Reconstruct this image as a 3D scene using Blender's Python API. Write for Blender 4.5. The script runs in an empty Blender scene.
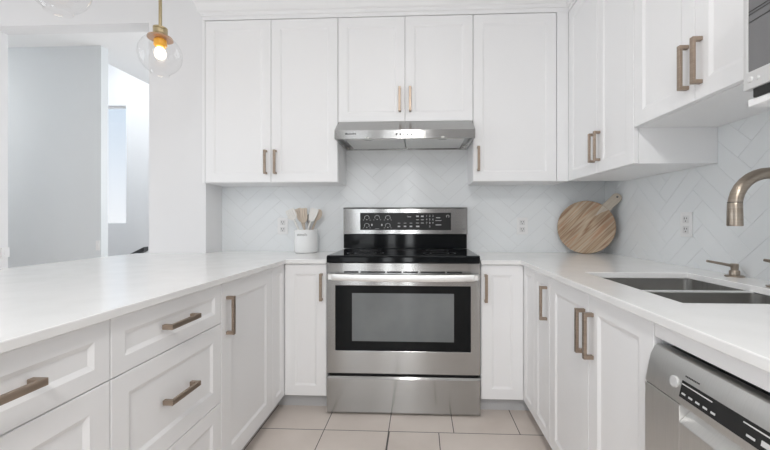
import bpy, bmesh, math, random
from mathutils import Vector, Matrix

# ------------------------------------------------------------------ camera, sky, lights, exposure
SC = bpy.context.scene
COL = SC.collection
PI = math.pi
F, CX, CY = 360.53, 405.11, 220.83          # focal length and principal point, in pixels of the 770 x 450 frame
CAM_H, YAW = 1.1445, 0.0425
cam_data = bpy.data.cameras.new('camera')
cam = bpy.data.objects.new('camera', cam_data)
COL.objects.link(cam)
cam.location = (0, 0, CAM_H)
cam.rotation_euler = (PI / 2, 0, YAW)
cam_data.sensor_width = 36
cam_data.lens = 36 * F / 770
cam_data.shift_x = -(CX - 385) / 770
cam_data.shift_y = -(225 - CY) / 770
cam_data.clip_start = 0.02
SC.camera = cam

world = bpy.data.worlds.new('World')
SC.world = world
world.use_nodes = True
wn, wl = world.node_tree.nodes, world.node_tree.links
bg = wn['Background']
tc = wn.new('ShaderNodeTexCoord')
sx = wn.new('ShaderNodeSeparateXYZ')
rp = wn.new('ShaderNodeValToRGB')
rp.color_ramp.elements[0].position = 0.0
rp.color_ramp.elements[0].color = (0.93, 0.96, 1.0, 1)
rp.color_ramp.elements[1].position = 0.30
rp.color_ramp.elements[1].color = (0.60, 0.73, 0.88, 1)
wl.new(tc.outputs['Generated'], sx.inputs[0])
wl.new(sx.outputs['Z'], rp.inputs[0])
wl.new(rp.outputs[0], bg.inputs['Color'])
bg.inputs['Strength'].default_value = 2.0


def area(name, loc, rot, sx_, sy_, power, color=(1, 1, 1), shape='RECTANGLE', spread=PI):
    d = bpy.data.lights.new(name, 'AREA')
    d.shape = shape
    d.size = sx_
    d.size_y = sy_
    d.energy = power
    d.color = color
    d.spread = spread
    o = bpy.data.objects.new(name, d)
    COL.objects.link(o)
    o.location = loc
    o.rotation_euler = rot
    return o


DAY = (0.95, 0.98, 1.0)
# daylight through the glazing behind the camera and on the living room side, plus added fill
area('daylight_patio', (-1.34, -3.15, 1.4), (PI / 2, 0, 0), 0.5, 2.3, 15, DAY)
area('daylight_slot', (-0.67, -3.15, 1.4), (PI / 2, 0, 0), 0.17, 2.3, 12, DAY)
area('daylight_slot', (-0.25, -3.15, 1.4), (PI / 2, 0, 0), 0.16, 2.3, 19, DAY)
area('family_fill', (-3.7, -3.15, 1.45), (PI / 2, 0, 0), 2.8, 2.2, 3, DAY)  # fill through a wide opening added out of view
area('daylight_living', (-5.45, 0.1, 1.5), (PI / 2, 0, -PI / 2), 3.4, 2.0, 52, DAY)
area('stair_side_fill', (-1.60, 3.7, 1.6), (PI / 2, 0, PI / 2), 1.4, 1.9, 28, DAY)  # unseen source added beside the closed stair wall, brightens the stairwell
area('stair_top_fill', (-3.9, 3.5, 3.44), (0, -.3, 0), 0.4, 0.4, 42, DAY, 'DISK')  # added to lift the dark stair void, no fixture there
# unseen fill lights added under the kitchen ceiling
for x, y, sz, pw in ((-0.15, 1.25, .18, 2.5), (-0.15, 0.2, .18, 12), (-0.15, -1.2, .4, 75), (-4.2, 1.2, .18, 9)):
    area('ceiling_fill', (x, y, 2.735), (0, 0, 0), sz, sz, pw, (1, 0.985, 0.965), 'DISK')
area('hall_fill', (-4.9, 2.9, 2.735), (0, 0, 0), 0.25, 0.25, 29, (1, 0.99, 0.97), 'DISK')  # unseen fill added to brighten the hall wall

SC.view_settings.view_transform = 'Standard'
SC.view_settings.look = 'None'
SC.view_settings.gamma = 1
SC.view_settings.use_curve_mapping = False
SC.view_settings.exposure = -0.90
SC.cycles.use_denoising = True
SC.cycles.max_bounces = 16
SC.cycles.diffuse_bounces = 10
SC.cycles.transparent_max_bounces = 16
SC.cycles.sample_clamp_indirect = 6

# ------------------------------------------------------------------ measured layout (metres)
cA, sA = math.cos(YAW), math.sin(YAW)


def x_at(px, Y):
    k = (px - CX) / F
    return Y * (k * cA - sA) / (cA + k * sA)


def y_at(px, X):
    k = (px - CX) / F
    return X * (cA + k * sA) / (k * cA - sA)


def z_at(py, X, Y):
    return CAM_H - (py - CY) * (-X * sA + Y * cA) / F


YW = 2.689            # back wall
YS = 2.116            # back counter front edge
YB = 2.136            # back base door faces
YU = 2.413            # upper door faces (back)
XLS, XLD = -0.800, -0.817
XRS, XRD = 0.581, 0.602
XRU, XRW = 0.972, 1.3426
ZU, ZT, ZR = 1.4057, 2.516, 1.5686
YEND = 1.687
CT, ST = 0.914, 0.0247   # worktop top and thickness
ZCB = CT - ST
XPEN = -2.017
YLW, XLW = 2.483, -1.5127
CEIL = 2.75
YREAR = -3.2
RX0, RX1 = x_at(326.6, 2.11), x_at(480.6, 2.11)   # range sides
EPS = 0.0006

# ------------------------------------------------------------------ materials


def mat(name, color, rough=0.5, metal=0.0, spec=0.5, emit=None, estr=0, coat=0.0, aniso=0.0):
    m = bpy.data.materials.new(name)
    m.use_nodes = True
    b = m.node_tree.nodes['Principled BSDF']
    b.inputs['Base Color'].default_value = (*color, 1)
    b.inputs['Roughness'].default_value = rough
    b.inputs['Metallic'].default_value = metal
    b.inputs['Specular IOR Level'].default_value = spec
    b.inputs['Coat Weight'].default_value = coat
    b.inputs['Anisotropic'].default_value = aniso
    if emit:
        b.inputs['Emission Color'].default_value = (*emit, 1)
        b.inputs['Emission Strength'].default_value = estr
    return m


def noisy(m, c1, c2, scale=(1, 1, 1), detail=4, nscale=5.0, rough=None, bump=0.0, lo=0.35, hi=0.65, rot=(0, 0, 0)):
    nt = m.node_tree
    b = nt.nodes['Principled BSDF']
    t = nt.nodes.new('ShaderNodeTexCoord')
    mp = nt.nodes.new('ShaderNodeMapping')
    mp.inputs['Scale'].default_value = scale
    mp.inputs['Rotation'].default_value = rot
    n = nt.nodes.new('ShaderNodeTexNoise')
    n.inputs['Scale'].default_value = nscale
    n.inputs['Detail'].default_value = detail
    r = nt.nodes.new('ShaderNodeValToRGB')
    r.color_ramp.elements[0].position = lo
    r.color_ramp.elements[1].position = hi
    r.color_ramp.elements[0].color = (*c1, 1)
    r.color_ramp.elements[1].color = (*c2, 1)
    nt.links.new(t.outputs['Object'], mp.inputs[0])
    nt.links.new(mp.outputs[0], n.inputs['Vector'])
    nt.links.new(n.outputs['Fac'], r.inputs[0])
    nt.links.new(r.outputs[0], b.inputs['Base Color'])
    if rough:
        mr = nt.nodes.new('ShaderNodeMapRange')
        mr.inputs['To Min'].default_value = rough[0]
        mr.inputs['To Max'].default_value = rough[1]
        nt.links.new(n.outputs['Fac'], mr.inputs['Value'])
        nt.links.new(mr.outputs[0], b.inputs['Roughness'])
    if bump:
        bp = nt.nodes.new('ShaderNodeBump')
        bp.inputs['Strength'].default_value = bump
        bp.inputs['Distance'].default_value = 0.001
        nt.links.new(n.outputs['Fac'], bp.inputs['Height'])
        nt.links.new(bp.outputs[0], b.inputs['Normal'])
    return m


M = {}
M['cabinet'] = noisy(mat('white_lacquer', (.88, .882, .888), .38), (.875, .877, .883), (.885, .887, .893), nscale=2)
M['wall'] = noisy(mat('white_paint', (.80, .80, .806), .7), (.795, .795, .802), (.805, .805, .812), nscale=3)
M['rear'] = mat('mid_grey_paint', (.27, .27, .28), .7)
M['hall'] = noisy(mat('shaded_white_paint', (.74, .765, .78), .7), (.73, .757, .772), (.75, .775, .79), nscale=2)  # white paint darkened and cooled, standing in for the hall's shade
M['ceiling'] = mat('ceiling_paint', (.90, .90, .90), .8)
M['quartz'] = noisy(mat('white_quartz', (.86, .86, .855), .16), (.84, .84, .835), (.88, .88, .875), nscale=9, detail=8)
M['tile'] = noisy(mat('white_glazed_tile', (.80, .825, .837), .14), (.795, .82, .832), (.81, .832, .843), nscale=4)
M['grout'] = mat('pale_grout', (.66, .67, .68), .8)
M['floor_tile'] = noisy(mat('greige_porcelain', (.64, .59, .55), .35), (.62, .555, .505), (.73, .665, .615), nscale=3.2, detail=9, rough=(.3, .45), lo=.3, hi=.7)
M['floor_grout'] = mat('dark_grout', (.10, .095, .09), .9)
M['steel'] = noisy(mat('brushed_steel', (.47, .47, .465), .27, 1.0, aniso=.98), (.44, .44, .435), (.47, .47, .463), scale=(1, 1, 260), nscale=3, rough=(.19, .22))
M['steel'].node_tree.nodes['Principled BSDF'].inputs['Anisotropic Rotation'].default_value = 0.25
_nt = M['steel'].node_tree
_n = _nt.nodes.new('ShaderNodeTexNoise')
_n.inputs['Scale'].default_value = 5.5
_n.inputs['Detail'].default_value = 1
_t = _nt.nodes.new('ShaderNodeTexCoord')
_b = _nt.nodes.new('ShaderNodeBump')
_b.inputs['Strength'].default_value = .12
_b.inputs['Distance'].default_value = .006
_nt.links.new(_t.outputs['Object'], _n.inputs['Vector'])
_nt.links.new(_n.outputs['Fac'], _b.inputs['Height'])
_nt.links.new(_b.outputs[0], _nt.nodes['Principled BSDF'].inputs['Normal'])
M['steel_soft'] = noisy(mat('satin_steel', (.56, .55, .53), .36, 1.0), (.69, .685, .67), (.72, .715, .70), scale=(60, 1, 1), nscale=5, rough=(.34, .40))
M['steel_sink'] = noisy(mat('sink_steel', (.56, .55, .53), .3, 1.0), (.50, .49, .47), (.56, .55, .535), scale=(1, 30, 1), nscale=5, rough=(.26, .36))
M['steel_bright'] = mat('brightened_steel', (.92, .92, .91), .42, 1.0)  # paler steel copy, bright reflections put into its base colour
M['bronze'] = noisy(mat('champagne_bronze', (.36, .285, .225), .36, .85), (.33, .26, .205), (.40, .32, .255), scale=(1, 1, 30), nscale=8)
M['nickel'] = noisy(mat('warm_nickel', (.36, .305, .25), .3, 1.0), (.33, .28, .23), (.39, .335, .28), scale=(1, 1, 20), nscale=8)
M['brass'] = mat('brushed_brass', (.52, .43, .27), .32, 1.0)
M['copper'] = mat('copper_cup', (.62, .40, .27), .3, .9)
M['black_glass'] = mat('black_glass', (.008, .009, .010), .06, spec=.16)
M['black'] = mat('black_plastic', (.015, .015, .015), .4)
M['dark'] = mat('dark_enamel', (.045, .045, .047), .4)
M['window_glass'] = noisy(mat('screen_and_reflection_glass', (.15, .165, .17), .07, 0.0, .7), (.14, .155, .16), (.17, .185, .19), nscale=4)  # dot-screen grey, lightened to imitate the room reflected in the pane
M['panel_black'] = mat('control_glass', (.020, .020, .020), .3, spec=.25)
M['mark'] = mat('pale_print', (.62, .62, .62), .6)
M['mark_dark'] = mat('dark_print', (.03, .03, .03), .6)
M['mark_grey'] = mat('grey_print', (.22, .22, .22), .6)
M['plastic'] = mat('white_plastic', (.82, .82, .82), .35)
M['socket'] = mat('socket_plastic', (.70, .70, .70), .4)
M['slot'] = mat('socket_slot', (.12, .12, .12), .6)
M['toe'] = mat('shaded_toe_kick', (.55, .555, .565), .45)  # grey stands in for the shadow under the cabinets
M['ceramic'] = mat('white_ceramic', (.83, .84, .84), .2)
M['silicone'] = mat('white_silicone', (.74, .73, .70), .5)
M['grey_silicone'] = mat('grey_silicone', (.34, .33, .32), .55)
M['spoon_wood'] = noisy(mat('beech_wood', (.60, .51, .42), .55), (.54, .45, .36), (.66, .57, .48), scale=(8, 8, 1), nscale=12)
M['bulb'] = mat('bulb_glow', (1, .9, .75), .3, emit=(1, .86, .66), estr=5)
M['amber'] = mat('amber_socket', (.75, .38, .03), .3, .3, emit=(1, .45, .04), estr=.35)
M['lens'] = mat('lamp_lens', (.75, .75, .72), .15)
M['rail'] = mat('black_rail', (.03, .032, .035), .45)
M['mw_glass'] = mat('microwave_glass', (.16, .16, .165), .16, spec=.8)
M['silver'] = mat('silver_plastic', (.66, .66, .66), .38, .25)

# thin clear glass: mostly see-through, reflecting at grazing angles
g = bpy.data.materials.new('clear_glass')
g.use_nodes = True
nt = g.node_tree
nt.nodes.clear()
out = nt.nodes.new('ShaderNodeOutputMaterial')
mx = nt.nodes.new('ShaderNodeMixShader')
tr = nt.nodes.new('ShaderNodeBsdfTransparent')
tr.inputs[0].default_value = (.985, .985, .985, 1)
gl = nt.nodes.new('ShaderNodeBsdfGlossy')
gl.inputs['Roughness'].default_value = .03
lw = nt.nodes.new('ShaderNodeLayerWeight')
lw.inputs[0].default_value = .5
pw = nt.nodes.new('ShaderNodeMath')
pw.operation = 'POWER'
pw.inputs[1].default_value = 3.0
ml = nt.nodes.new('ShaderNodeMath')
ml.operation = 'MULTIPLY_ADD'
ml.inputs[1].default_value = .42
ml.inputs[2].default_value = .045
nt.links.new(lw.outputs['Facing'], pw.inputs[0])
nt.links.new(pw.outputs[0], ml.inputs[0])
nt.links.new(ml.outputs[0], mx.inputs[0])
nt.links.new(tr.outputs[0], mx.inputs[1])
nt.links.new(gl.outputs[0], mx.inputs[2])
nt.links.new(mx.outputs[0], out.inputs[0])
M['glass'] = g

# striped acacia: boards running along the handle
w = mat('striped_acacia', (.4, .28, .18), .5)
nt = w.node_tree
b = nt.nodes['Principled BSDF']
t = nt.nodes.new('ShaderNodeTexCoord')
mp = nt.nodes.new('ShaderNodeMapping')
mp.inputs['Scale'].default_value = (15, .9, 1)
n1 = nt.nodes.new('ShaderNodeTexNoise')
n1.inputs['Scale'].default_value = 1.3
n1.inputs['Detail'].default_value = 2
r1 = nt.nodes.new('ShaderNodeValToRGB')
cr = r1.color_ramp
cr.elements[0].position, cr.elements[0].color = .30, (.20, .10, .05, 1)
cr.elements[1].position, cr.elements[1].color = .74, (.50, .40, .29, 1)
for p_, c_ in ((.405, (.44, .33, .22)), (.455, (.26, .145, .08)), (.50, (.46, .36, .255)), (.56, (.42, .31, .21)), (.60, (.40, .22, .125)), (.65, (.46, .36, .26))):
    e = cr.elements.new(p_)
    e.color = (*c_, 1)
mp2 = nt.nodes.new('ShaderNodeMapping')
mp2.inputs['Scale'].default_value = (120, 6, 1)
n2 = nt.nodes.new('ShaderNodeTexNoise')
n2.inputs['Scale'].default_value = 1
mixc = nt.nodes.new('ShaderNodeMix')
mixc.data_type = 'RGBA'
mixc.blend_type = 'OVERLAY'
mixc.inputs['Factor'].default_value = .35
nt.links.new(t.outputs['Object'], mp.inputs[0])
nt.links.new(t.outputs['Object'], mp2.inputs[0])
nt.links.new(mp.outputs[0], n1.inputs['Vector'])
nt.links.new(mp2.outputs[0], n2.inputs['Vector'])
nt.links.new(n1.outputs['Fac'], r1.inputs[0])
nt.links.new(r1.outputs[0], mixc.inputs['A'])
nt.links.new(n2.outputs['Fac'], mixc.inputs['B'])
nt.links.new(mixc.outputs['Result'], b.inputs['Base Color'])
M['acacia'] = w
M['handle_wood'] = noisy(mat('pale_handle_wood', (.50, .44, .36), .55), (.45, .385, .31), (.54, .48, .40), scale=(40, 2, 1), nscale=2)

# ------------------------------------------------------------------ mesh helpers


def box(bm, x0, x1, y0, y1, z0, z1):
    v = [bm.verts.new(p) for p in ((x0, y0, z0), (x1, y0, z0), (x1, y1, z0), (x0, y1, z0),
                                   (x0, y0, z1), (x1, y0, z1), (x1, y1, z1), (x0, y1, z1))]
    for f in ((0, 3, 2, 1), (4, 5, 6, 7), (0, 1, 5, 4), (1, 2, 6, 5), (2, 3, 7, 6), (3, 0, 4, 7)):
        bm.faces.new([v[i] for i in f])
    return v


def prism(bm, poly, axis, a0, a1):
    """extrude a 2-D polygon along an axis: 'x' takes (y, z), 'y' takes (x, z), 'z' takes (x, y)"""
    def P(p, a):
        return {'x': (a, p[0], p[1]), 'y': (p[0], a, p[1]), 'z': (p[0], p[1], a)}[axis]
    A = [bm.verts.new(P(p, a0)) for p in poly]
    B = [bm.verts.new(P(p, a1)) for p in poly]
    n = len(poly)
    fs = [bm.faces.new(A), bm.faces.new(B[::-1])]
    for i in range(n):
        fs.append(bm.faces.new((A[i], B[i], B[(i + 1) % n], A[(i + 1) % n])))
    bmesh.ops.recalc_face_normals(bm, faces=fs)
    return fs


def lathe(bm, prof, segs=32, c=(0, 0), close=False):
    """spin a (radius, z) profile about the vertical axis through c"""
    rings = []
    for r, z in prof:
        if r < 1e-6:
            rings.append([bm.verts.new((c[0], c[1], z))])
        else:
            rings.append([bm.verts.new((c[0] + r * math.cos(2 * PI * i / segs), c[1] + r * math.sin(2 * PI * i / segs), z)) for i in range(segs)])
    fs = []
    for a, b_ in zip(rings, rings[1:]):
        for i in range(segs):
            j = (i + 1) % segs
            if len(a) == 1 and len(b_) == 1:
                continue
            if len(a) == 1:
                fs.append(bm.faces.new((a[0], b_[j], b_[i])))
            elif len(b_) == 1:
                fs.append(bm.faces.new((a[i], a[j], b_[0])))
            else:
                fs.append(bm.faces.new((a[i], a[j], b_[j], b_[i])))
    bmesh.ops.recalc_face_normals(bm, faces=fs)
    return fs


def tube(bm, pts, rad, segs=16, cap=True):
    """round bar through points; rad is a number or one per point"""
    pts = [Vector(p) for p in pts]
    rads = rad if isinstance(rad, (list, tuple)) else [rad] * len(pts)
    up = None
    rings = []
    for i, p in enumerate(pts):
        d = (pts[min(i + 1, len(pts) - 1)] - pts[max(i - 1, 0)]).normalized()
        if up is None:
            up = d.orthogonal().normalized()
        up = (up - d * up.dot(d)).normalized()
        s = d.cross(up)
        rings.append([bm.verts.new(p + (up * math.cos(2 * PI * k / segs) + s * math.sin(2 * PI * k / segs)) * rads[i]) for k in range(segs)])
    fs = []
    for a, b_ in zip(rings, rings[1:]):
        for k in range(segs):
            fs.append(bm.faces.new((a[k], a[(k + 1) % segs], b_[(k + 1) % segs], b_[k])))
    if cap:
        fs.append(bm.faces.new(rings[0][::-1]))
        fs.append(bm.faces.new(rings[-1]))
    bmesh.ops.recalc_face_normals(bm, faces=fs)


def obj(name, bm, m, parent=None, smooth=False, bevel=0.0, seg=2, flat_angle=None):
    me = bpy.data.meshes.new(name)
    bm.to_mesh(me)
    bm.free()
    o = bpy.data.objects.new(name, me)
    COL.objects.link(o)
    for mm in (m if isinstance(m, (list, tuple)) else [m]):
        me.materials.append(M[mm] if isinstance(mm, str) else mm)
    if smooth:
        for p in me.polygons:
            p.use_smooth = True
        if flat_angle:
            me.set_sharp_from_angle(angle=flat_angle)
    if bevel:
        bv = o.modifiers.new('bevel', 'BEVEL')
        bv.width = bevel
        bv.segments = seg
        bv.limit_method = 'ANGLE'
        bv.angle_limit = math.radians(40)
    if parent is not None:
        o.parent = parent
    return o


def bx(name, m, parent, x0, x1, y0, y1, z0, z1, bevel=0.0, seg=2):
    bm = bmesh.new()
    box(bm, x0, x1, y0, y1, z0, z1)
    return obj(name, bm, m, parent, bevel=bevel, seg=seg)


def tag(o, label, cat, group=None):
    o['label'] = label
    o['category'] = cat
    if group:
        o['group'] = group
    return o


def thing(name, label, cat, loc=(0, 0, 0), rz=0.0, group=None):
    o = bpy.data.objects.new(name, None)
    COL.objects.link(o)
    o.empty_display_size = .05
    o.location = loc
    o.rotation_euler = (0, 0, rz)
    return tag(o, label, cat, group)


def struct(name, bm, m, **kw):
    o = obj(name, bm, m, **kw)
    o['kind'] = 'structure'
    return o


def cells(bm, xs, ys, z0, z1, keep):
    """a slab made of the kept cells of a grid, with sides closed (also around holes)"""
    vt, vb = {}, {}

    def V(d, i, j, z):
        if (i, j) not in d:
            d[(i, j)] = bm.verts.new((xs[i], ys[j], z))
        return d[(i, j)]
    K = {(i, j) for i in range(len(xs) - 1) for j in range(len(ys) - 1) if keep(i, j)}
    for i, j in K:
        bm.faces.new((V(vt, i, j, z1), V(vt, i + 1, j, z1), V(vt, i + 1, j + 1, z1), V(vt, i, j + 1, z1)))
        bm.faces.new((V(vb, i, j, z0), V(vb, i, j + 1, z0), V(vb, i + 1, j + 1, z0), V(vb, i + 1, j, z0)))
        for di, dj, a, c in ((-1, 0, (i, j + 1), (i, j)), (1, 0, (i + 1, j), (i + 1, j + 1)), (0, -1, (i, j), (i + 1, j)), (0, 1, (i + 1, j + 1), (i, j + 1))):
            if (i + di, j + dj) not in K:
                bm.faces.new((V(vb, *a, z0), V(vb, *c, z0), V(vt, *c, z1), V(vt, *a, z1)))
    bmesh.ops.recalc_face_normals(bm, faces=bm.faces[:])


def text_mesh(s, size, extrude=.0004):
    """flat lettering as mesh data, centred, in the local x-z plane facing -y"""
    cu = bpy.data.curves.new('lettering', 'FONT')
    cu.body = s
    cu.size = size
    cu.align_x = 'CENTER'
    cu.align_y = 'CENTER'
    cu.extrude = extrude
    cu.resolution_u = 3
    o = bpy.data.objects.new('lettering', cu)
    COL.objects.link(o)
    dg = bpy.context.evaluated_depsgraph_get()
    me = bpy.data.meshes.new_from_object(o.evaluated_get(dg))
    bpy.data.objects.remove(o)
    bpy.data.curves.remove(cu)
    me.transform(Matrix.Rotation(PI / 2, 4, 'X'))
    return me


# ------------------------------------------------------------------ the setting
def clip(poly, u0, u1, v0, v1):
    for ax, lim, sg in ((0, u0, 1), (0, u1, -1), (1, v0, 1), (1, v1, -1)):
        outp = []
        for i in range(len(poly)):
            a, c = poly[i], poly[(i + 1) % len(poly)]
            da, dc = (a[ax] - lim) * sg, (c[ax] - lim) * sg
            if da >= 0:
                outp.append(a)
            if (da > 0 > dc) or (da < 0 < dc):
                k = da / (da - dc)
                outp.append((a[0] + (c[0] - a[0]) * k, a[1] + (c[1] - a[1]) * k))
        poly = outp
        if len(poly) < 3:
            return []
    return poly


def herringbone(bm, to3, u0, u1, v0, v1, uoff, voff, W=.080, n=4, stretch=1.12, gap=.0007, lift=.0012):
    """glazed tiles laid in a 45-degree herringbone over a wall rectangle; to3(u, v, height) places them"""
    L = W * n
    c = math.sqrt(.5)
    N = 60
    for i in range(-N, N):
        for j in range(-14, 15):
            ox, oy = i * W + j * L, -i * W + j * L
            for (x0, y0, w_, h_) in ((0, 0, L, W), (L, 0, W, L)):
                q = []
                for a, b_ in ((gap, gap), (w_ - gap, gap), (w_ - gap, h_ - gap), (gap, h_ - gap)):
                    x, y = ox + x0 + a, oy + y0 + b_
                    q.append(((x * c + y * c) * stretch + uoff, (-x * c + y * c) + voff))
                if max(p[0] for p in q) < u0 or min(p[0] for p in q) > u1 or max(p[1] for p in q) < v0 or min(p[1] for p in q) > v1:
                    continue
                q = clip(q, u0, u1, v0, v1)
                if len(q) < 3:
                    continue
                mu = sum(p[0] for p in q) / len(q)
                mv = sum(p[1] for p in q) / len(q)
                lo = [bm.verts.new(to3(p[0], p[1], 0)) for p in q]
                hi = []
                for p in q:
                    d = math.hypot(mu - p[0], mv - p[1]) or 1
                    hi.append(bm.verts.new(to3(p[0] + (mu - p[0]) / d * .0010, p[1] + (mv - p[1]) / d * .0010, lift)))
                fs = [bm.faces.new(hi)]
                for k in range(len(q)):
                    fs.append(bm.faces.new((lo[k], lo[(k + 1) % len(q)], hi[(k + 1) % len(q)], hi[k])))
                for f in fs:
                    f.material_index = 1


TL = .0012
bm = bmesh.new()
box(bm, XLW, XRW + .12, YW + TL, YW + .12, 0, CEIL)
herringbone(bm, lambda u, v, h: (u, YW + TL - h, v), XLW, XRW, .80, 1.86, x_at(406, YW), 1.13)
bmesh.ops.recalc_face_normals(bm, faces=bm.faces[:])
struct('wall_back', bm, ['grout', 'tile'])
bm = bmesh.new()
box(bm, XRW + TL, XRW + .12, YREAR, YW + TL, 0, CEIL)
herringbone(bm, lambda u, v, h: (XRW + TL - h, u, v), -.2, YW, .80, 1.95, YW + .10, 1.13)
bmesh.ops.recalc_face_normals(bm, faces=bm.faces[:])
struct('wall_right', bm, ['grout', 'tile'])

XJ = x_at(149, YLW)                   # right jamb of the opening
ZH = z_at(25.0, x_at(60, YLW), YLW)   # underside of the header
YL2 = 2.60                            # thickness of that wall
XJL = x_at(8, YL2)                    # left jamb
bm = bmesh.new()
box(bm, XJ, XLW, YLW, YW + .12, 0, CEIL)
struct('wall_left', bm, 'wall')
bm = bmesh.new()
box(bm, -5.6, XJ, YLW, YL2, ZH, CEIL)
struct('trim_1', bm, 'wall')['label'] = 'white header above the wide opening'
bm = bmesh.new()
box(bm, -5.6, XJL, YLW, YL2, 0, ZH)
struct('wall_opening', bm, 'wall')

YG = 3.18
XG1 = x_at(101, YG)
bm = bmesh.new()
box(bm, -5.6, XG1, YG, YG + .075, 0, CEIL)
struct('wall_hall', bm, 'hall')
YF = 4.60                             # far wall with the stair window
wx0, wx1 = x_at(99, YF), x_at(126, YF)
wz0, wz1 = z_at(224, wx1, YF), z_at(105.5, wx1, YF)
bm = bmesh.new()
cells(bm, [-5.6, wx0, wx1, -1.45], [0, wz0, wz1, 3.6], 0, .12, lambda i, j: not (i == 1 and j == 1))
bm.transform(Matrix.Translation((0, YF + .12, 0)) @ Matrix.Rotation(PI / 2, 4, 'X'))
struct('wall_far', bm, 'wall')
bm = bmesh.new()
for a in ((wx0, wx0 + .03, wz0, wz1), (wx1 - .012, wx1, wz0, wz1), (wx0 + .03, wx1 - .012, wz0, wz0 + .015), (wx0 + .03, wx1 - .012, wz1 - .012, wz1)):
    box(bm, a[0], a[1], YF + .05, YF + .10, a[2], a[3])
win = struct('window_1', bm, 'plastic')
bx('pane', 'glass', win, wx0 + .03, wx1 - .012, YF + .07, YF + .075, wz0 + .015, wz1 - .012)
bm = bmesh.new()
box(bm, -1.45, -1.33, YW + .12, YF + .12, 0, 3.6)
struct('wall_stair', bm, 'wall')
# the hall ceiling stops at the stair void, which rises higher on its left
bm = bmesh.new()
box(bm, -3.19, -1.45, YG + .075, YF, CEIL, CEIL + .85)
box(bm, -5.6, -3.19, YG + .075, YF, 3.48, 3.60)
struct('ceiling_stair', bm, 'ceiling')
bm = bmesh.new()
box(bm, -5.6, XRW + .12, YREAR - .12, YLW, CEIL, CEIL + .12)
box(bm, XLW, XRW + .12, YLW, YW + .12, CEIL, CEIL + .12)
box(bm, -5.6, XLW, YLW, YG + .075, CEIL, CEIL + .12)
struct('ceiling', bm, 'ceiling')

# rear of the room behind the camera: glazed openings in a plain wall, and the living room side
bm = bmesh.new()
cells(bm, [-5.6, -5.1, -2.3, -1.6, -1.08, -.76, -.58, -.34, -.16, XRW + .12], [0, .25, 2.60, CEIL], 0, .12, lambda i, j: not (i in (1, 3, 5, 7) and j == 1))  # widest opening is added, unseen, to light the living room
bm.transform(Matrix.Translation((0, YREAR, 0)) @ Matrix.Rotation(PI / 2, 4, 'X'))
struct('wall_rear', bm, 'rear')
bm = bmesh.new()
cells(bm, [YREAR, -1.65, 1.85, 4.72], [0, .45, 2.55, 3.6], 0, .12, lambda i, j: not (i == 1 and j == 1))
bm.transform(Matrix.Translation((-5.6, 0, 0)) @ Matrix(((0, 0, 1, 0), (1, 0, 0, 0), (0, 1, 0, 0), (0, 0, 0, 1))))
struct('wall_living', bm, 'wall')

# floor: porcelain slabs on dark grout, one mesh
random.seed(4)
bm = bmesh.new()
box(bm, -5.6, XRW + .12, YREAR - .12, YF + .12, -.1, -.001)
fx = [x_at(332, 2.13), x_at(392, 2.13), x_at(452, 2.13), x_at(512, 2.13)]
pitch = (fx[3] - fx[0]) / 3
row_y = [CAM_H * F / (432 - CY) + .61 * k for k in range(-9, 4)]
gj = .0022
for r in range(len(row_y) - 1):
    off = fx[0] if r % 2 == 0 else fx[0] + pitch * .0
    for k in range(-16, 6):
        x0, x1 = off + k * pitch, off + (k + 1) * pitch
        if row_y[r + 1] <= row_y[9] + .01 and k in (1, 2, 3) and r == 8:
            continue
        x0, x1 = max(x0, -5.6), min(x1, XRW)
        if x1 - x0 < .02:
            continue
        fs = [f for f in ()]
        v = [bm.verts.new(p) for p in ((x0 + gj, row_y[r] + gj, 0), (x1 - gj, row_y[r] + gj, 0), (x1 - gj, row_y[r + 1] - gj, 0), (x0 + gj, row_y[r + 1] - gj, 0))]
        f = bm.faces.new(v)
        f.material_index = 1
r = 8
xm = x_at(439, 1.93)
for x0, x1 in ((fx[1], xm), (xm, xm + pitch * 1.7), (xm + pitch * 1.7, fx[0] + 4 * pitch)):
    if x1 - x0 < .02:
        continue
    f = bm.faces.new([bm.verts.new(p) for p in ((x0 + gj, row_y[r] + gj, 0), (x1 - gj, row_y[r] + gj, 0), (x1 - gj, row_y[r + 1] - gj, 0), (x0 + gj, row_y[r + 1] - gj, 0))])
    f.material_index = 1
struct('floor', bm, ['floor_grout', 'floor_tile'])

# crown moulding swept along the tops of the upper cabinets up to the ceiling
prof = [(-.03, ZT + .004), (.0, ZT + .004), (.0, ZT + .028), (.008, ZT + .032), (.012, ZT + .042), (.012, ZT + .05), (.022, ZT + .058), (.026, ZT + .075),
        (.034, ZT + .10), (.05, ZT + .13), (.07, ZT + .155), (.092, ZT + .175), (.097, ZT + .185), (.10, ZT + .20), (.108, ZT + .205), (.108, CEIL), (-.03, CEIL)]
XUL = x_at(202.3, YU)
bm = bmesh.new()
st = [[(XUL - o, YLW - EPS, z) for o, z in prof], [(XUL - o, YU - o, z) for o, z in prof], [(XRU - o, YU - o, z) for o, z in prof], [(XRU - o, .2, z) for o, z in prof]]
rv = [[bm.verts.new(p) for p in ring] for ring in st]
for a, b_ in zip(rv, rv[1:]):
    for k in range(len(prof)):
        bm.faces.new((a[k], a[(k + 1) % len(prof)], b_[(k + 1) % len(prof)], b_[k]))
bm.faces.new(rv[0])
bm.faces.new(rv[-1])
bmesh.ops.recalc_face_normals(bm, faces=bm.faces[:])
struct('trim_2', bm, 'cabinet')['label'] = 'white crown moulding along the upper cabinets'

# ------------------------------------------------------------------ cabinets


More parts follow.
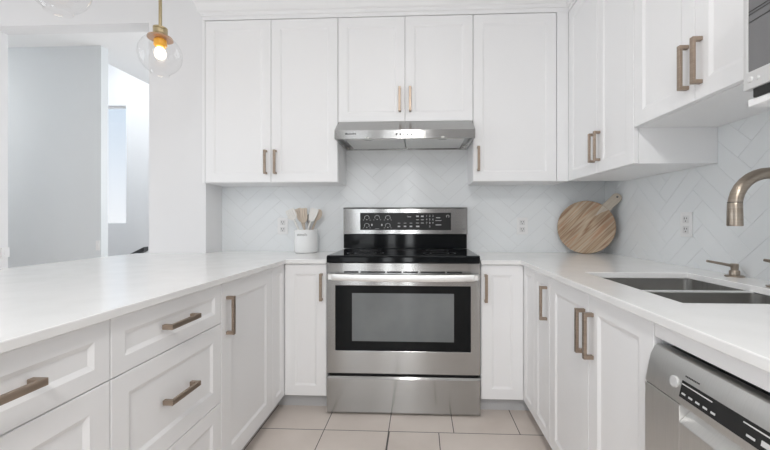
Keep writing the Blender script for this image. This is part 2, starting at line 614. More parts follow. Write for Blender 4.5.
def shaker(bm, x0, x1, z0, z1, rail=.058, t=.02, slope=.013, depth=.0065, y=0.0):
    """framed front with a bevelled sunken panel; front at y, facing -y"""
    ch = .0015
    rings = [
        [(x0, y + t, z0), (x1, y + t, z0), (x1, y + t, z1), (x0, y + t, z1)],
        [(x0, y + ch, z0), (x1, y + ch, z0), (x1, y + ch, z1), (x0, y + ch, z1)],
        [(x0 + ch, y, z0 + ch), (x1 - ch, y, z0 + ch), (x1 - ch, y, z1 - ch), (x0 + ch, y, z1 - ch)],
    ]
    a = rail
    rings.append([(x0 + a, y, z0 + a), (x1 - a, y, z0 + a), (x1 - a, y, z1 - a), (x0 + a, y, z1 - a)])
    a = rail + slope
    rings.append([(x0 + a, y + depth, z0 + a), (x1 - a, y + depth, z0 + a), (x1 - a, y + depth, z1 - a), (x0 + a, y + depth, z1 - a)])
    V = [[bm.verts.new(p) for p in r_] for r_ in rings]
    bm.faces.new(V[0][::-1])
    for p, q in zip(V, V[1:]):
        for k in range(4):
            bm.faces.new((p[k], p[(k + 1) % 4], q[(k + 1) % 4], q[k]))
    bm.faces.new(V[-1])
    bmesh.ops.recalc_face_normals(bm, faces=bm.faces[:])


def pull(parent, x, z, vertical, length=.162, y=0.0):
    """square bronze bar pull standing off the front"""
    bm = bmesh.new()
    s, so = .0135, .034
    h = length / 2
    if vertical:
        pr = [(y, z - h), (y - so, z - h), (y - so, z + h), (y, z + h), (y, z + h - s), (y - so + s * .8, z + h - s), (y - so + s * .8, z - h + s), (y, z - h + s)]
        prism(bm, pr, 'x', x - s * .6, x + s * .6)
    else:
        pr = [(x - h, y), (x - h, y - so), (x + h, y - so), (x + h, y), (x + h - s, y), (x + h - s, y - so + s * .8), (x - h + s, y - so + s * .8), (x - h + s, y)]
        prism(bm, pr, 'z', z - s * .6, z + s * .6)
    return obj('handle', bm, 'bronze', parent, bevel=.0012)


GAP = .0017
BACK, LEFT, RIGHT = 0.0, PI / 2, -PI / 2


def front(parent, kind, x0, x1, z0, z1, handle=None, rail=.058, y=0.0, hl=.162):
    """a door or drawer front with its pull as a sub-part; handle = (x, z, vertical)"""
    bm = bmesh.new()
    shaker(bm, x0 + GAP, x1 - GAP, z0 + GAP, z1 - GAP, rail=rail, y=y)
    d = obj(kind, bm, 'cabinet', parent)
    if handle:
        pull(d, *handle, length=hl, y=y)
    return d


ZB0, ZB1 = .095, ZCB - .002     # base fronts
DEP = .61


def base_body(t, w, depth=DEP, hollow=False, top=ZCB - .0008, m='cabinet'):
    bm = bmesh.new()
    if hollow:
        for a in ((0, .018, .022, depth, ZB0, top), (w - .018, w, .022, depth, ZB0, top), (.018, w - .018, .022, depth, ZB0, ZB0 + .018), (.018, w - .018, depth - .012, depth, ZB0 + .018, top),
                  (.018, w - .018, .022, .032, top - .05, top)):
            box(bm, *a)
    else:
        box(bm, 0, w, .022, depth, ZB0, top)
    obj('carcass', bm, m, t)
    bx('toe_kick', 'toe', t, 0, w, .07, .085, 0, ZB0)


# peninsula run (faces +x)
yA, yB_, yC, yD = y_at(110.5, XLD), y_at(221.5, XLD), y_at(272.6, XLD), YB
yA0 = yA - (yB_ - yA)
zd1 = z_at(380, XLD, yA)
zd2 = z_at(401, XLD, yB_)
for y0, y1, lab in ((yA0, yA, 'white three-drawer base cabinet at the near peninsula end, cut by the left edge'),
                    (yA, yB_, 'white three-drawer base cabinet in the middle of the peninsula')):
    wd = y1 - y0
    t = thing('drawer_cabinet', lab, 'cabinet', (XLD, y0, 0), LEFT, 'peninsula base cabinets')
    base_body(t, wd)
    front(t, 'drawer', 0, wd, zd1, ZB1, (wd / 2, (zd1 + ZB1) / 2 + .001, False), rail=.045, hl=.152)
    front(t, 'drawer', 0, wd, zd2, zd1, (wd / 2, (zd1 + zd2) / 2 + .002, False), hl=.148)
    front(t, 'drawer', 0, wd, ZB0, zd2, (wd / 2, (ZB0 + zd2) / 2 + .002, False), hl=.148)
wd = yC - yB_
t = thing('base_cabinet', 'white single-door base cabinet on the peninsula with handle beside the drawers', 'cabinet', (XLD, yB_, 0), LEFT, 'peninsula base cabinets')
base_body(t, wd)
front(t, 'door', 0, wd, ZB0, ZB1, (.042, .746, True), rail=.075)

# left corner cabinet, L-shaped, with a folding pair of fronts
XC1 = RX0 - .006
t = thing('corner_cabinet', 'white L-shaped corner base cabinet left of the stove, under the utensil crock', 'cabinet', (XLD, YB, 0))
bm = bmesh.new()
cells(bm, [-.61, -.022, XC1 - XLD], [yC - YB, .022, YW - .002 - YB], ZB0, ZCB - .0008, lambda i, j: not (i == 1 and j == 0))
obj('carcass', bm, 'cabinet', t)
bm = bmesh.new()
box(bm, -.07, XC1 - XLD, .07, .085, 0, ZB0)
box(bm, -.085, -.07, yC - YB, .085, 0, ZB0)
obj('toe_kick', bm, 'toe', t)
front(t, 'door', .0, XC1 - XLD, ZB0, ZB1, (XC1 - XLD - .03, .75, True), rail=.06)
bm = bmesh.new()
shaker(bm, 0, (YB - yC) - GAP, ZB0 + GAP, ZB1 - GAP, rail=.045)
bm.transform(Matrix.Translation((0, yC - YB, 0)) @ Matrix.Rotation(PI / 2, 4, 'Z'))
obj('door', bm, 'cabinet', t)

# right corner cabinet
XC2 = RX1 + .006
yR1, yR2, yR3, yR4 = y_at(534, XRD), y_at(549.7, XRD), y_at(588.5, XRD), y_at(654, XRD)
RD = XRW - .002 - XRD
t = thing('corner_cabinet', 'white L-shaped corner base cabinet right of the stove, handle beside the stove', 'cabinet', (XRD, YB, 0))
bm = bmesh.new()
cells(bm, [XC2 - XRD, .022, RD], [yR1 - YB, .022, YW - .002 - YB], ZB0, ZCB - .0008, lambda i, j: not (i == 0 and j == 0))
obj('carcass', bm, 'cabinet', t)
bm = bmesh.new()
box(bm, XC2 - XRD, .07, .07, .085, 0, ZB0)
box(bm, .07, .085, yR1 - YB, .085, 0, ZB0)
obj('toe_kick', bm, 'toe', t)
front(t, 'door', XC2 - XRD, 0, ZB0, ZB1, (XC2 - XRD + .027, .75, True), rail=.06)
bm = bmesh.new()
shaker(bm, 0, (YB - yR1) - GAP, ZB0 + GAP, ZB1 - GAP, rail=.045)
bm.transform(Matrix.Rotation(-PI / 2, 4, 'Z'))
obj('door', bm, 'cabinet', t)
wd = yR1 - yR2
t = thing('base_cabinet', 'narrow white base cabinet between the right corner and the sink cabinet', 'cabinet', (XRD, yR1, 0), RIGHT)
base_body(t, wd, depth=RD)
front(t, 'door', 0, wd, ZB0, ZB1, (wd - .04, .752, True), rail=.05)
wd = yR2 - yR4
t = thing('sink_cabinet', 'white two-door base cabinet under the sink, between narrow cabinet and dishwasher', 'cabinet', (XRD, yR2, 0), RIGHT)
base_body(t, wd, depth=RD, hollow=True)
mid = yR2 - yR3
front(t, 'door', 0, mid, ZB0, ZB1, (mid - .032, .742, True), rail=.062)
front(t, 'door', mid, wd, ZB0, ZB1, (mid + .032, .742, True), rail=.062)

# upper cabinets on the back wall
UD = YW - .001 - YU


def upper(name, label, loc, rz, w, z0, doors, depth, handle_h=.162, extra=None, hz=.10):
    """doors = [(x0, x1, handle_x or None)]"""
    t = thing(name, label, 'cabinet', loc, rz)
    bm = bmesh.new()
    box(bm, 0, w, .022, depth, z0, ZT + .003)
    if extra:
        for e_ in extra:
            box(bm, *e_)
    obj('carcass', bm, 'cabinet', t)
    for a, b_, hx in doors:
        front(t, 'door', a, b_, z0, ZT, None if hx is None else (hx, z0 + hz, True), rail=.06, hl=handle_h)
    return t


a0, a1, a2, a3, a4, a5 = (x_at(p, YU) for p in (205, 271, 338, 405, 473, 556.5))
upper('upper_cabinet', 'tall white two-door upper cabinet left of the range hood', (XUL, YU, 0), BACK, a2 - XUL - .001, ZU,
      [(a0 - XUL, a1 - XUL, a1 - XUL - .033), (a1 - XUL, a2 - XUL - .001, a1 - XUL + .033)], UD, extra=[(0, a0 - XUL - .001, 0, .022, ZU, ZT + .003)], hz=.137)
ZHB = z_at(121.5, x_at(405, YU), YU)
upper('upper_cabinet', 'short white two-door upper cabinet directly above the steel range hood', (a2, YU, 0), BACK, a4 - a2, ZHB,
      [(0, a3 - a2, a3 - a2 - .035), (a3 - a2, a4 - a2, a3 - a2 + .035)], UD, hz=.145)
t = upper('upper_cabinet', 'tall white single-door upper cabinet right of the range hood', (a4 + .001, YU, 0), BACK, XRU - a4 - .001, ZU,
          [(0, a5 - a4 - .001, .033)], UD, hz=.15)
bx('filler_strip', 'cabinet', t, a5 - a4 + .002, XRU - a4 - .0012, .0, .022, ZU, ZT + .003)

# upper cabinets on the right wall
yU1, yU2, yU3 = y_at(597, XRU), YEND, y_at(694.5, XRU)
RUD = XRW - .001 - XRU
w1 = YU - YEND
t = upper('upper_cabinet', 'tall white two-door upper cabinet on the right wall, above the cutting board', (XRU, YU, 0), RIGHT, w1, ZU,
          [(.0, YU - yU1, YU - yU1 - .03), (YU - yU1, w1 - .001, YU - yU1 + .03)], RUD, hz=.145)
w2 = YEND - .0005 - 1.0110
ws = YEND - yU3
upper('upper_cabinet', 'shorter white two-door upper cabinet above the sink, beside the microwave', (XRU, YEND - .0005, 0), RIGHT, w2, ZR,
      [(0, ws, ws - .033), (ws, w2, ws + .030)], RUD, hz=.132)

# ------------------------------------------------------------------ worktops
bm = bmesh.new()
xs = [XPEN, XLW + EPS, XLS, RX0 - .003]
ys = [-.12, YS, YLW - EPS, YW - EPS]
cells(bm, xs, ys, ZCB, CT, lambda i, j: (i == 0 and j < 2) or i == 1 or (i == 2 and j >= 1))
t = obj('worktop', bm, 'quartz', bevel=.003)
tag(t, 'white quartz worktop of the peninsula, running into the corner left of the stove', 'countertop')

SX0, SX1 = .738, 1.18
SY0, SY1 = 1.045, 1.645
bm = bmesh.new()
xs = [RX1 + .003, XRS, SX0, SX1, XRW - EPS]
ys = [-.12, SY0, SY1, YS, YW - EPS]
cells(bm, xs, ys, ZCB, CT, lambda i, j: (j == 3) or (i >= 1 and not (i == 2 and j == 1)))
t = obj('worktop', bm, 'quartz', bevel=.003)
tag(t, 'white quartz worktop around the sink, running into the corner right of the stove', 'countertop')

# ------------------------------------------------------------------ stove
RXC = (RX0 + RX1) / 2
RW = RX1 - RX0
hw = RW / 2
YR = 2.112                      # oven door face
t = thing('stove', 'stainless steel electric stove with black glass top between the corner cabinets', 'stove', (RXC, YR, 0))
zt = z_at(255.5, RXC, 2.09)     # cooktop level
zk = z_at(263.3, RXC, 2.09)
bx('body', 'dark', t, -hw + .004, hw - .004, .045, YW - .012 - YR, .03, zk)
for x in (-hw + .05, hw - .05):
    for y in (.09, .5):
        bm = bmesh.new()
        lathe(bm, [(0, 0), (.018, 0), (.018, .03), (0, .03)], 12, (x, y))
        obj('foot', bm, 'black', t)
# cooktop with a rounded nose
dpt = YW - .085 - YR
bm = bmesh.new()
prism(bm, [(-.034, zk + .002), (-.040, zk + .010), (-.040, zt - .010), (-.034, zt - .003), (-.024, zt), (dpt, zt), (dpt, zk + .002)], 'x', -hw + .009, hw - .009)
ck = obj('cooktop', bm, 'black_glass', t, bevel=.002)
for i, (x, y, r_) in enumerate(((-.24, .13, .115), (.22, .13, .10), (-.24, .37, .075), (.22, .37, .075), (0, .40, .06))):
    bm = bmesh.new()
    for rr in (r_, r_ * .6):
        lathe(bm, [(rr, zt + .0002), (rr, zt + .0007), (rr - .004, zt + .0007), (rr - .004, zt + .0002)], 40, (x, y))
    obj('burner_ring', bm, 'dark', ck)
# oven door
zo1, zo0 = zk - .001, z_at(374.3, RXC, YR)
wx_0, wx_1 = x_at(335.3, YR) - RXC, x_at(470.8, YR) - RXC
wz_1, wz_0 = z_at(286, RXC, YR), z_at(351.3, RXC, YR)
bm = bmesh.new()
cells(bm, [-hw, wx_0, wx_1, hw], [zo0, wz_0, wz_1, zo1], 0, .042, lambda i, j: not (i == 1 and j == 1))
bm.transform(Matrix.Translation((0, .042, 0)) @ Matrix.Rotation(PI / 2, 4, 'X'))
dr = obj('oven_door', bm, 'steel', t, bevel=.003)
bx('window_surround', 'black_glass', dr, wx_0 + .0005, wx_1 - .0005, .002, .04, wz_0 + .0005, wz_1 - .0005)
ix_0, ix_1 = x_at(352, YR) - RXC, x_at(454, YR) - RXC
iz_1, iz_0 = z_at(293.5, RXC, YR), z_at(341.7, RXC, YR)
bx('window_pane', 'window_glass', dr, ix_0, ix_1, .0008, .0019, iz_0, iz_1)
# vent slots above the handle
zv = z_at(272.2, RXC, YR)
for p0, p1 in ((344, 358.5), (360.5, 385), (387, 401.5), (403.5, 418), (420.5, 445), (447, 462)):
    bx('vent_slot', 'black', dr, x_at(p0, YR) - RXC, x_at(p1, YR) - RXC, -.0012, .004, zv - .0045, zv + .0045)
# bowed handle bar with tapering ends
zh1, zh0 = z_at(274.8, RXC, 2.06), z_at(281.6, RXC, 2.06)
bm = bmesh.new()
N = 24
rows = []
for i in range(N + 1):
    u = -1 + 2 * i / N
    x = u * (hw - .008)
    e = min(1, (1 - abs(u)) / .10)
    yo = -.010 - .042 * math.sin(e * PI / 2) - .006 * (1 - u * u)
    hh = (zh1 - zh0) / 2 * (.72 + .28 * e)
    zc = (zh1 + zh0) / 2 - (1 - u * u) * .006 + .003
    rows.append([bm.verts.new((x, yo + dy, zc + dz * hh)) for dy, dz in ((.014, 1), (.003, .95), (0, .55), (0, -.55), (.003, -.95), (.014, -1))])
fs = []
for a, b_ in zip(rows, rows[1:]):
    for k in range(6):
        fs.append(bm.faces.new((a[k], a[(k + 1) % 6], b_[(k + 1) % 6], b_[k])))
fs += [bm.faces.new(rows[0]), bm.faces.new(rows[-1])]
bmesh.ops.recalc_face_normals(bm, faces=fs)
for sgn in (-1, 1):
    box(bm, sgn * (hw - .035) - .014, sgn * (hw - .035) + .014, -.045, -.0005, (zh0 + zh1) / 2 - .012, (zh0 + zh1) / 2 + .014)
obj('handle', bm, 'steel_bright', dr, smooth=True, flat_angle=.6)
# storage drawer
zq1, zq0 = z_at(377.6, RXC, YR), .008
bm = bmesh.new()
prism(bm, [(.05, zq0), (.006, zq0), (0, zq0 + .01), (0, zq1 - .012), (.010, zq1), (.05, zq1)], 'x', -hw, hw)
obj('storage_drawer', bm, 'steel', t, bevel=.0015)
# rear console
YP = YW - .075
px0, px1 = x_at(343, YP) - RXC, x_at(467.5, YP) - RXC
zp0, zp1, zp2 = zt + .001, z_at(234.3, RXC, YP), z_at(207.3, RXC, YP)
yp = YP - YR
bm = bmesh.new()
prism(bm, [(yp + .062, zp0), (yp + .004, zp0), (yp + .004, zp1), (yp + .062, zp1)], 'x', px0 + .004, px1 - .004)
bk = obj('rear_riser', bm, 'black_glass', t, bevel=.002)
bm = bmesh.new()
prism(bm, [(yp + .062, zp1 + .0005), (yp, zp1 + .0005), (yp, zp2 - .012), (yp + .010, zp2), (yp + .062, zp2)], 'x', px0, px1)
cp = obj('control_console', bm, 'steel', t, bevel=.003)
dx0, dx1 = x_at(360.2, YP) - RXC, x_at(451, YP) - RXC
dz0, dz1 = z_at(230, RXC, YP), z_at(212.8, RXC, YP)
dp = bx('control_panel', 'panel_black', t, dx0, dx1, yp - .0025, yp, dz0, dz1, bevel=.0)
DW, DH = dx1 - dx0, dz1 - dz0


def P2(u, v):                    # u 0..770 and v 0..231 across the panel as seen
    return dx0 + (u - 40) / 698 * DW, dz1 - (v - 60) / 128 * DH


yf = yp - .0032


def arc(cx_, cz_, r0, r1, a0_, a1_, n=18):
    pts = []
    for i in range(n + 1):
        a = math.radians(a0_ + (a1_ - a0_) * i / n)
        pts.append((math.cos(a), math.sin(a)))
    ins = [bm.verts.new((cx_ + c * r0 * 1.1, yf, cz_ + s_ * r0)) for c, s_ in pts]
    ous = [bm.verts.new((cx_ + c * r1 * 1.1, yf, cz_ + s_ * r1)) for c, s_ in pts]
    for k in range(n):
        bm.faces.new((ins[k], ins[k + 1], ous[k + 1], ous[k]))


def dash(u, v, w_, h_):
    x, z = P2(u, v)
    m_ = bmesh.new()
    box(m_, x - w_ / 2, x + w_ / 2, yf - .0003, yf + .0005, z - h_ / 2, z + h_ / 2)
    obj('key_mark', m_, 'mark', dp)


for u, v in ((92, 97), (172, 95), (254, 96), (92, 155), (254, 155)):
    x, z = P2(u, v)
    bm = bmesh.new()
    arc(x, z, .0170, .0148, -35, 215)
    obj('burner_symbol', bm, 'mark', dp)
    dash(u - 26, v + 17, .008, .0024)
    dash(u + 26, v + 17, .008, .0024)
    dash(u, v + 14, .009, .004)
for u, v in ((131, 150), (208, 150)):
    dash(u, v, .009, .014)
dash(172, 178, .028, .002)
for u in (340, 387, 432):
    dash(u, 137, .018, .003)
    dash(u, 161, .018, .009)
dash(420, 90, .026, .004)
dash(405, 84, .008, .002)
for u in (482, 519):
    dash(u, 86, .020, .009)
    dash(u, 112, .020, .004)
    dash(u, 136, .020, .004)
dash(484, 161, .024, .010)
dash(640, 97, .030, .004)
dash(642, 118, .044, .003)
dash(642, 150, .040, .005)
for i, ch in enumerate('1234567890'):
    u = (552, 576, 600)[i % 3] if i < 9 else 576
    v = (84, 110, 136)[i // 3] if i < 9 else 162
    x, z = P2(u, v)
    me = text_mesh(ch, .018)
    me.materials.append(M['mark'])
    o = bpy.data.objects.new('key_digit', me)
    COL.objects.link(o)
    o.location = (x, yf, z)
    o.parent = dp
bm = bmesh.new()
x, z = P2(713, 86)
arc(x, z, .010, .0078, -60, 240)
obj('lock_symbol', bm, 'mark', dp)
bm = bmesh.new()
xb_ = x_at(463.5, YP) - RXC
arc(xb_, z_at(229, RXC, YP), .006, .004, 0, 360)
for v in bm.verts:
    v.co.y = yp - .0006
obj('round_badge', bm, 'mark_dark', cp)

# ------------------------------------------------------------------ range hood
HX0, HX1 = a2 + .002, a4 - .002
YHF = 2.30
hzt = ZHB - .001
hz1, hz0 = z_at(129.6, RXC, YHF), z_at(138.4, RXC, YHF)
HC = (HX0 + HX1) / 2
t = thing('range_hood', 'slim stainless steel range hood under the short upper cabinet above the stove', 'range hood', (HC, YHF, 0))
hh = (HX1 - HX0) / 2
dY = YW - .002 - YHF
bm = bmesh.new()
# shell: a shallow tray open below, with a sloping visor
prism(bm, [(0, hz0), (0, hz1), (.006, hz1 + .004), (YU - YHF - .004, hzt), (dY, hzt), (dY, hz0), (dY - .012, hz0), (dY - .012, hz0 + .022), (.014, hz0 + .022), (.014, hz0)], 'x', -hh, hh)
for sgn in (-1, 1):
    xx = sorted((sgn * hh, sgn * (hh - .014)))
    box(bm, xx[0], xx[1], .014, dY - .012, hz0, hz0 + .022)
hb = obj('hood_shell', bm, 'steel', t, bevel=.0015)
for x0, x1 in ((-hh + .06, -.006), (.006, hh - .06)):
    bm = bmesh.new()
    box(bm, x0, x1, .05, dY - .03, hz0 + .006, hz0 + .014)
    k = x0 + .02
    obj('grease_filter', bm, 'steel_soft', t, bevel=.002)
    bm = bmesh.new()
    xc_ = (x_at(369, YHF + .08) if x0 < 0 else x_at(442, YHF + .08)) - HC
    lathe(bm, [(0, hz0 + .004), (.03, hz0 + .001), (.034, hz0 + .003), (.034, hz0 + .012), (0, hz0 + .012)], 24, (xc_, .032))
    obj('lamp_lens', bm, 'lens', t, smooth=True, flat_angle=.7)
for px in (396.5, 400.3, 404.1, 407.9, 411.8):
    x = x_at(px, YHF) - HC
    zc = z_at(134.2, x + HC, YHF)
    bm = bmesh.new()
    box(bm, x - .0055, x + .0055, -.003, 0, zc - .007, zc + .007)
    obj('push_button', bm, 'black', t, bevel=.001)
bm = bmesh.new()
xl, zl = x_at(345.3, YHF) - HC, z_at(134, HX0, YHF)
u = xl
for i, (w_, h_) in enumerate(((.012, .013), (.009, .009), (.010, .009), (.008, .009), (.009, .009), (.010, .011), (.009, .009))):
    box(bm, u, u + w_ * .82, -.0008, .0002, zl - .005, zl - .005 + h_ * .8)
    u += w_ + .0006
obj('brand_lettering', bm, 'mark_dark', t)

# ------------------------------------------------------------------ dishwasher
DY1, DY0 = yR4 - .002, yR4 - .002 - .62
t = thing('dishwasher', 'stainless steel dishwasher with black display strip beside the sink cabinet', 'dishwasher', (XRD, DY1, 0), RIGHT)
wd = DY1 - DY0
ztop = .829
bx('tub', 'dark', t, .004, wd - .004, .03, .58, .10, ztop - .004)
bx('toe_kick', 'black', t, .004, wd - .004, .07, .085, 0, .10)
# control fascia with rounded top, leaning slightly
fa = [(.028, ztop), (.006, ztop), (.002, ztop - .002), (-.004, ztop - .012), (-.010, ztop - .025), (-.0235, ztop - .089), (-.022, ztop - .094), (-.002, ztop - .095), (.028, ztop - .095)]
bm = bmesh.new()
prism(bm, fa, 'x', 0, wd)
fas = obj('control_fascia', bm, 'steel_soft', t, smooth=True, flat_angle=.5, bevel=.0012)
# door below with a scooped hand pocket
zb1 = ztop - .0955
pk0, pk1 = DY1 - y_at(679, XRD - .024), wd - .06
ph = .038
bm = bmesh.new()
yf_ = -.024
box(bm, 0, pk0, yf_, .028, .10, zb1)
box(bm, pk1, wd, yf_, .028, .10, zb1)
box(bm, pk0, pk1, yf_, .028, .10, zb1 - ph)
scoop = [(.028, zb1), (.008, zb1), (.003, zb1 - .008), (-.008, zb1 - .022), (yf_, zb1 - ph), (.028, zb1 - ph)]
prism(bm, scoop, 'x', pk0, pk1)
obj('door', bm, 'steel_soft', t, bevel=.0012)


def on_fascia(u, s):             # u along the width, s 0..1 down the sloping flat of the fascia
    y0_, z0_ = -.010, ztop - .025
    y1_, z1_ = -.0235, ztop - .089
    return u, y0_ + (y1_ - y0_) * s, z0_ + (z1_ - z0_) * s


def plate(bm, u0, u1, s0, s1, h=.0015):
    P = [on_fascia(u0, s0), on_fascia(u1, s0), on_fascia(u1, s1), on_fascia(u0, s1)]
    A = [bm.verts.new((p[0], p[1] + .0002, p[2])) for p in P]
    B = [bm.verts.new((p[0], p[1] - h, p[2])) for p in P]
    fs = [bm.faces.new(B), bm.faces.new(A[::-1])]
    for k in range(4):
        fs.append(bm.faces.new((A[k], A[(k + 1) % 4], B[(k + 1) % 4], B[k])))
    bmesh.ops.recalc_face_normals(bm, faces=fs)


ud0 = DY1 - y_at(681, XRD - .018)
bm = bmesh.new()
plate(bm, ud0, wd - .03, .26, .82)
dsp = obj('display_strip', bm, 'panel_black', t)
def mark(u0, u1, s0, s1):
    m_ = bmesh.new()
    plate(m_, u0, u1, s0, s1, .0021)
    obj('key_mark', m_, 'mark', dsp)


mark(ud0 + .002, ud0 + .085, .35, .385)
mark(ud0 + .155, ud0 + .30, .35, .385)
for k in range(5):
    mark(ud0 + .006 + k * .020, ud0 + .017 + k * .020, .64, .70)
for k in range(8):
    a_ = ud0 + .165 + k * .028
    mark(a_, a_ + .017, .62 - (.08 if k == 1 else 0), .68)
bm = bmesh.new()
lx = ud0 + .005
for k in range(9):
    plate(bm, lx, lx + .0032, .06, .11, .0006)
    lx += .0046
obj('brand_lettering', bm, 'mark_dark', fas)
bm = bmesh.new()
ub = DY1 - y_at(674, XRD - .018)
c_ = Vector(on_fascia(ub, .46))
lathe(bm, [(0, .004), (.0115, .004), (.013, .0025), (.013, 0), (0, 0)], 28)
bm.transform(Matrix.Translation(c_) @ Matrix.Rotation(PI / 2 - .19, 4, 'X'))
obj('power_button', bm, 'silver', fas, smooth=True, flat_angle=.6)

bm = bmesh.new()
box(bm, XRD + .001, XRD + .02, DY0, DY1, .848, ZCB - .0006)
t = obj('filler_strip', bm, 'cabinet')
tag(t, 'white filler strip between the worktop and the dishwasher top', 'filler strip')

# ------------------------------------------------------------------ sink, faucet, soap dispenser
t = thing('sink', 'undermount stainless steel double sink set in the right worktop', 'sink', ((SX0 + SX1) / 2, (SY0 + SY1) / 2, 0))
sxh, syh = (SX1 - SX0) / 2, (SY1 - SY0) / 2
zr_ = ZCB - .0008
ydiv = 1.335 - (SY0 + SY1) / 2


def bowl(y0, y1):
    """a thin-walled basin with rounded corners, open at the top"""
    bm = bmesh.new()
    x0, x1, z0, r_ = -sxh - .004, sxh + .004, .70, .03

    def loop(z, ins):
        pts = []
        for cx_, cy_, a in ((x1 - r_, y1 - r_, 0), (x0 + r_, y1 - r_, 90), (x0 + r_, y0 + r_, 180), (x1 - r_, y0 + r_, 270)):
            for k in range(5):
                an = math.radians(a + 22.5 * k)
                pts.append((cx_ + (r_ - ins) * math.cos(an), cy_ + (r_ - ins) * math.sin(an), z))
        return [bm.verts.new(p) for p in pts]
    L = [loop(zr_, 0), loop(z0 + .02, 0), loop(z0 + .006, .006), loop(z0, .02), loop(z0 - .002, .02), loop(z0 + .005, .003), loop(z0 + .02, -.0025), loop(zr_, -.0025)]
    for a, b_ in zip(L, L[1:]):
        if a is L[3]:
            continue
        for k in range(20):
            bm.faces.new((a[k], a[(k + 1) % 20], b_[(k + 1) % 20], b_[k]))
    for k in range(20):
        bm.faces.new((L[7][k], L[7][(k + 1) % 20], L[0][(k + 1) % 20], L[0][k]))
    bm.faces.new(L[3])
    bm.faces.new(L[4])
    bmesh.ops.recalc_face_normals(bm, faces=bm.faces[:])
    o = obj('bowl', bm, 'steel_sink', t, smooth=True, flat_angle=.6)
    bm = bmesh.new()
    lathe(bm, [(0, .7035), (.03, .7035), (.04, .706), (.042, .7012), (0, .7012)], 24, (0, (y0 + y1) / 2))
    obj('drain', bm, 'steel_soft', o, smooth=True, flat_angle=.7)


bowl(-syh - .004, ydiv - .009)
bowl(ydiv + .009, syh + .004)
bm = bmesh.new()
prism(bm, [(ydiv - .0115, zr_ + .0002), (ydiv - .0115, zr_ + .0035), (ydiv - .008, zr_ + .0055), (ydiv + .008, zr_ + .0055), (ydiv + .0115, zr_ + .0035), (ydiv + .0115, zr_ + .0002)], 'x', -sxh + .001, sxh - .001)
obj('divider', bm, 'steel_bright', t)

FX, FY = 1.232, 1.215
t = thing('faucet', 'tall warm nickel gooseneck faucet behind the sink, cut by the right edge', 'faucet', (FX, FY, CT))
bm = bmesh.new()
pl = []
for s_, a0_ in ((1, 0), (-1, 180)):
    for k in range(13):
        an = math.radians(a0_ + 15 * k)
        pl.append((.028 * math.cos(an), s_ * .085 + .028 * math.sin(an)))
prism(bm, pl, 'z', .0002, .006)
obj('deck_plate', bm, 'nickel', t, bevel=.0015)
bm = bmesh.new()
lathe(bm, [(0, .0062), (.030, .0062), (.030, .05), (.027, .06), (.025, .12), (.0245, .14), (0, .14)], 32)
obj('body', bm, 'nickel', t, smooth=True, flat_angle=.6)
reach = .212
rA = reach / 2
ztopc = z_at(167.5, 1.126, FY) - CT
zarc = ztopc - rA - .018
bm = bmesh.new()
pts = [(0, 0, .13), (0, 0, zarc - .03), (0, 0, zarc)]
rad = [.019, .018, .018]
for k in range(1, 17):
    an = PI * k / 16
    pts.append((-rA + rA * math.cos(an), 0, zarc + rA * math.sin(an)))
    rad.append(.018 + .0012 * k / 16)
zsp = z_at(203, FX - reach, FY) - CT
zsb = z_at(226, FX - reach, FY) - CT
pts.append((-reach, 0, zsp + .001))
rad.append(.0192)
tube(bm, pts, rad, 24)
obj('gooseneck', bm, 'nickel', t, smooth=True, flat_angle=.8)
bm = bmesh.new()
lathe(bm, [(0, zsp), (.0188, zsp), (.0198, zsp - .003), (.0212, zsb + .004), (.0205, zsb), (.015, zsb), (.014, zsb + .004), (0, zsb + .004)], 32, (-reach, 0))
obj('spray_head', bm, 'nickel', t, smooth=True, flat_angle=.6)
bm = bmesh.new()
lathe(bm, [(.0185, zsp + .0012), (.0197, zsp + .0012), (.0197, zsp + .003), (.0185, zsp + .003)], 32, (-reach, 0))
obj('seam_ring', bm, 'dark', t)
bm = bmesh.new()
tube(bm, [(0, .020, .085), (0, .046, .085)], .014, 16)
tube(bm, [(0, .044, .085), (0, .075, .086), (-.002, .128, .090)], [.0075, .0065, .0055], 12)
obj('lever', bm, 'nickel', t, smooth=True, flat_angle=.8)

SY_ = .2305 * F / (276.5 - CY) + YAW * 1.28
t = thing('soap_dispenser', 'warm nickel soap dispenser with long spout on the worktop behind the sink', 'soap dispenser', (x_at(734.5, SY_), SY_, CT))
bm = bmesh.new()
lathe(bm, [(0, .0003), (.033, .0003), (.033, .004), (.030, .006), (.018, .007), (.018, .022), (.0155, .026), (0, .026)], 28)
obj('base', bm, 'nickel', t, smooth=True, flat_angle=.6)
bm = bmesh.new()
lathe(bm, [(0, .0262), (.0125, .0262), (.0125, .034), (.0135, .036), (.0135, .052), (.012, .054), (0, .054)], 24)
obj('pump_head', bm, 'nickel', t, smooth=True, flat_angle=.6)
bm = bmesh.new()
tube(bm, [(-.010, 0, .045), (-.05, 0, .053), (-.110, 0, .064)], [.0065, .0058, .005], 12)
obj('spout', bm, 'nickel', t, smooth=True, flat_angle=.8)

